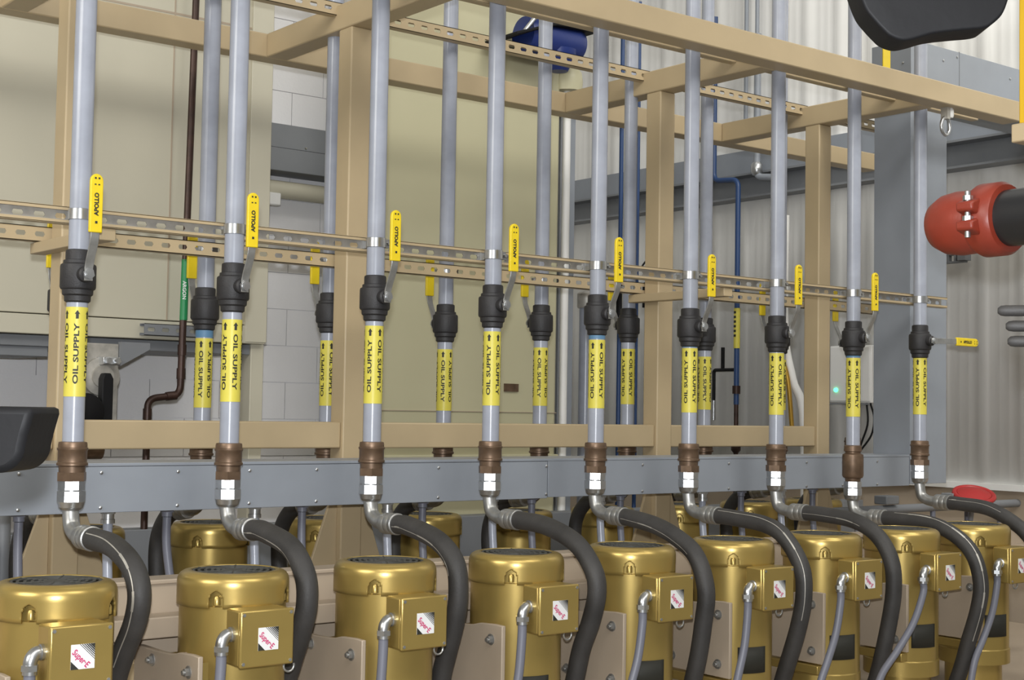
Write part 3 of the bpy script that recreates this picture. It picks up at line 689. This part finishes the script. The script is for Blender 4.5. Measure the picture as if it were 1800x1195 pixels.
# electrical box with a green lamp
t = thing('control_box', 'light grey electrical box with a green lamp on the white side wall', 'control box', (6.30, 1.895, 1.64))
MB().box(0, .14, -.18, .18, 0, .40).obj('box', 'white', t, bevel=.008)
MB().box(-.008, .0, -.17, .17, .012, .388).obj('box_cover', 'white', t, bevel=.003)
b = MB(); b.lathe([(.016, 0), (.014, .012), (.006, .018)], (-.008, .115, .09), (-1, 0, 0), 16); b.obj('green_lamp', 'led', t)
b = MB(); b.box(-.012, .0, -.17, .17, -.012, -.002); b.obj('bottom_flange', 'dgrey', t)
for k, pts in enumerate(([(0.03, -.12, 0), (.02, -.135, -.15), (.03, -.06, -.33), (.03, -.09, -.48)], [(0.03, -.15, 0), (.02, -.19, -.10), (.03, -.16, -.22), (.03, -.06, -.34)])):
    MB().tube(smooth(pts, 6), .007, 8).obj('cable', 'plastic', t)
# white and brass tubing near post four
t = thing('coolant_tube', 'white and brass bent tubes hanging behind the seventh front pipe', 'tube', (5.96, 2.2, 1.55))
MB().tube(smooth([(0, 0, 1.4), (0, 0, .6), (.03, -.05, .25), (.10, -.10, -.1), (.1, -.1, -1.55)], 6), .03, 14).obj('white_tube', 'white', t)
MB().tube(smooth([(-.08, 0, .9), (-.06, 0, .5), (-.02, -.05, .25), (.03, -.05, -.1)], 6), .016, 12).obj('brass_tube', 'brass', t)
# bracket on the side wall, right of the riser
o = MB(); b = o
for k in range(4): b.box(6.36, 6.40, 1.03+.055*k, 1.045+.055*k, 2.575, 2.625)
b.box(6.36, 6.40, 1.02, 1.26, 2.62, 2.632); b.box(6.36, 6.40, 1.02, 1.26, 2.568, 2.58); b.box(6.34, 6.41, 1.0, 1.06, 2.58, 2.62)
tag(b.obj('wall_bracket', 'dgrey', bevel=.002), 'short black slotted bracket on the white side wall below the red coupling', 'bracket')

# ------------------------------------------------------------------ back right: handwheel and low piping
t = thing('valve_handwheel', 'red valve handwheel lying behind the last hose at the right', 'handwheel', (5.87, .62, 1.065))
pts = [(.115*math.cos(2*PI*k/32), .115*math.sin(2*PI*k/32), .02) for k in range(33)]
b = MB(); b.tube(pts, .016, 12); b.obj('rim', 'redw', t)
b = MB(); b.lathe([(.105, .0), (.10, .03), (.05, .05), (.02, .055)], seg=28); b.obj('hub_disc', 'redw', t)
MB().cyl((0, 0, -.4), (0, 0, .02), .014).obj('stem', 'dgrey', t); t.rotation_euler = (.28, -.22, 0)
t = thing('header_pipe', 'dark horizontal pipe with short drops behind the last front motors', 'pipe', (5.5, .72, 1.03))
b = MB(); b.cyl((-1.2, 0, -.02), (1.0, 0, -.02), .025); b.obj('pipe', 'dgrey', t)
for x in (-.55, -.25, .1, .45, .8): MB().cyl((x, 0, -.02), (x, 0, -.35), .016).obj('drop', 'conduit', t)
for x in (-.4, .25): b = MB(); b.box(x, x+.12, -.04, .05, .01, .06); b.obj('chain_block', 'dgrey', t, bevel=.006)
t = thing('rear_sill', 'dark steel beam lying behind the rear motors', 'beam', (2, 1.7, 0))
MB().box(-4, 4.2, 0, .12, .70, .98).obj('beam', 'dgrey', t, bevel=.004)
t = thing('brass_header', 'short brown and brass pipe piece seen between the rail and the wireway at the left', 'pipe', (.4, 1.35, 1.36))
MB().cyl((-.6, 0, 0), (.25, 0, 0), .045).obj('pipe', 'bronze', t)
b = MB(); b.lathe([(.055, 0), (.055, .18)], (-.02, 0, 0), (1, 0, 0), 20); b.obj('joint', 'brass', t)
MB().cyl((-.15, 0, 0), (-.15, 0, -1.06), .03).obj('stand', 'dgrey', t)
tag(MB().box(-.9, .33, 2.0, 2.4, .75, 1.24).obj('crate', 'white', bevel=.01), 'pale grey crate under the cream cabinet at the far left', 'crate')

# ------------------------------------------------------------------ foreground things
# red grooved coupling and black pipe
t = thing('grooved_pipe', 'black pipe with a red orange bolted coupling entering at the right edge', 'pipe', (1.84, -2.13, 2.115))
ax = Vector((-.04, -1, 0)).normalized()
b = MB(); b.lathe([(.080, .01), (.080, 1.3)], (0, 0, 0), ax, 40); b.obj('black_pipe', 'blackpipe', t)
b = MB(); b.lathe([(.080, .06), (.096, .058), (.105, .045), (.106, -.015), (.098, -.03), (.088, -.034)], (0, 0, 0), ax, 40, cap=False)
cp = b.obj('coupling', 'red', t)
b = MB(); b.lathe([(.086, .035), (.092, .06), (.094, .10), (.088, .145), (.07, .18), (.04, .20), (.004, .206)], (0, 0, 0), -ax, 36); b.obj('end_cap', 'red', t)
b = MB()
side = Vector((-1, .04, 0))
for z0, z1 in ((.012, .042), (-.042, -.012)):
    b.prism([(-.134, z0+.003), (-.085, z0-.012), (-.085, z1+.012), (-.134, z1-.003)], 'y', -.027, .027)
b.obj('bolt_pad', 'red', cp, bevel=.006)
b = MB(); b.cyl((-.114, 0, -.06), (-.114, 0, .07), .0085); b.hexa((-.114, 0, -.018), (-.114, 0, .0), .015); b.hexa((-.114, 0, .045), (-.114, 0, .058), .014); b.obj('coupling_bolt', 'zinc', cp)
# yellow column standing on that pipe
t = thing('yellow_column', 'yellow steel column at the right picture edge standing on a tan block', 'column', (1.93, -2.30, 2.2))
MB().box(-.125, .10, -.06, .06, .17, 1.6).obj('column', 'ycol', t, bevel=.004)
MB().box(-.14, .10, -.075, .075, .118, .17).obj('tan_block', 'tan', t, bevel=.004)
MB().box(-.115, .10, -.05, .05, .0, .118).obj('lower_post', 'tan2', t, bevel=.003)
# black plastic tub at the left edge
t = thing('plastic_tub', 'black plastic tub with rounded bottom corner at the left picture edge', 'tub', (-1.02, -1.90, 1.43))
def tub(w, h, r, n=8):
    out = [(w, h)]; out += [(w-.012, r+.02)]
    for k in range(n+1): a = -PI/2*k/n; out.append((w-.016-r+r*math.cos(a), r+r*math.sin(a)))
    return out+[(-w, 0), (-w, h)]
R3 = Matrix.Rotation(-.669, 4, 'Z')
o = MB().prism(tub(.222, .112, .045), 'y', -.07, .09).obj('tub_body', 'plastic', t, bevel=.012); o.matrix_local = R3
# black rubber bumper hanging at the top right
t = thing('rubber_bumper', 'black rounded rubber bumper hanging into the top right of the picture', 'bumper', (.35, -2.98, 2.20))
pts = [(p.x, p.z) for p in smooth([(-0.151, 0, 0.139), (-0.140, 0, 0.109), (-0.130, 0, 0.079), (-0.119, 0, 0.053), (-0.105, 0, 0.035), (-0.089, 0, 0.018), (-0.076, 0, 0.007), (-0.055, 0, 0.000), (-0.034, 0, 0.003), (-0.001, 0, 0.013), (0.041, 0, 0.019), (0.085, 0, 0.024), (0.101, 0, 0.032), (0.118, 0, 0.049), (0.128, 0, 0.074), (0.135, 0, 0.104), (0.139, 0, 0.139)], 4)]
o = MB().prism(pts, 'y', -.03, .05).obj('bumper_body', 'plastic', t, bevel=.018, angle=180); o.matrix_local = R3; o.modifiers['edge'].segments = 5
# dark bars at the right edge
for k, (p, lab) in enumerate((((1.079, -2.643, 1.79), 'topmost'), ((1.095, -2.653, 1.756), 'middle'), ((1.099, -2.655, 1.722), 'lowest'))):
    b = MB(); b.lathe([(.006, 0), (.011, .006), (.0125, .016), (.0135, .9)], (0, 0, 0), (.60, -.80, 0), 18)
    o = b.obj('grey_bar', 'rubber'); o.location = p
    tag(o, '%s of three dark round bars reaching in at the right edge' % lab, 'bar', 'dark bars at the right edge')
# shackle hanging under the front top beam and yellow tag by the riser
t = thing('beam_shackle', 'small steel shackle and strap hanging under the front top beam near its right end', 'shackle', (4.455, -.16, 3.128))
b = MB(); b.box(-.012, .012, -.02, .02, -.06, 0); b.obj('strap', 'steel', t)
b = MB(); b.tube([(.035*math.cos(a), 0, -.095+.045*math.sin(a)) for a in [2*PI*k/20 for k in range(21)]], .009, 10); b.obj('ring', 'zinc', t)
b = MB(); b.lathe([(.012, 0), (.016, .01), (.016, .04), (.01, .05)], (.03, -.01, -.05), (0, 0, 1), 12); b.obj('nut', 'white', t)
t = thing('top_valve', 'small yellow valve handle standing above the front top beam near the grey riser', 'handle', (4.313, .10, 3.19), None, -.75)
b = MB(); pts = [(.02*math.cos(PI*k/8), .30+.02*math.sin(PI*k/8)) for k in range(9)]+[(-.02, .05), (.02, .05)]
b.prism(pts, 'y', -.007, .007); b.obj('sleeve', 'handle', t, bevel=.003)
MB().box(-.012, .012, -.003, .003, 0, .06).obj('lever', 'crimp', t)
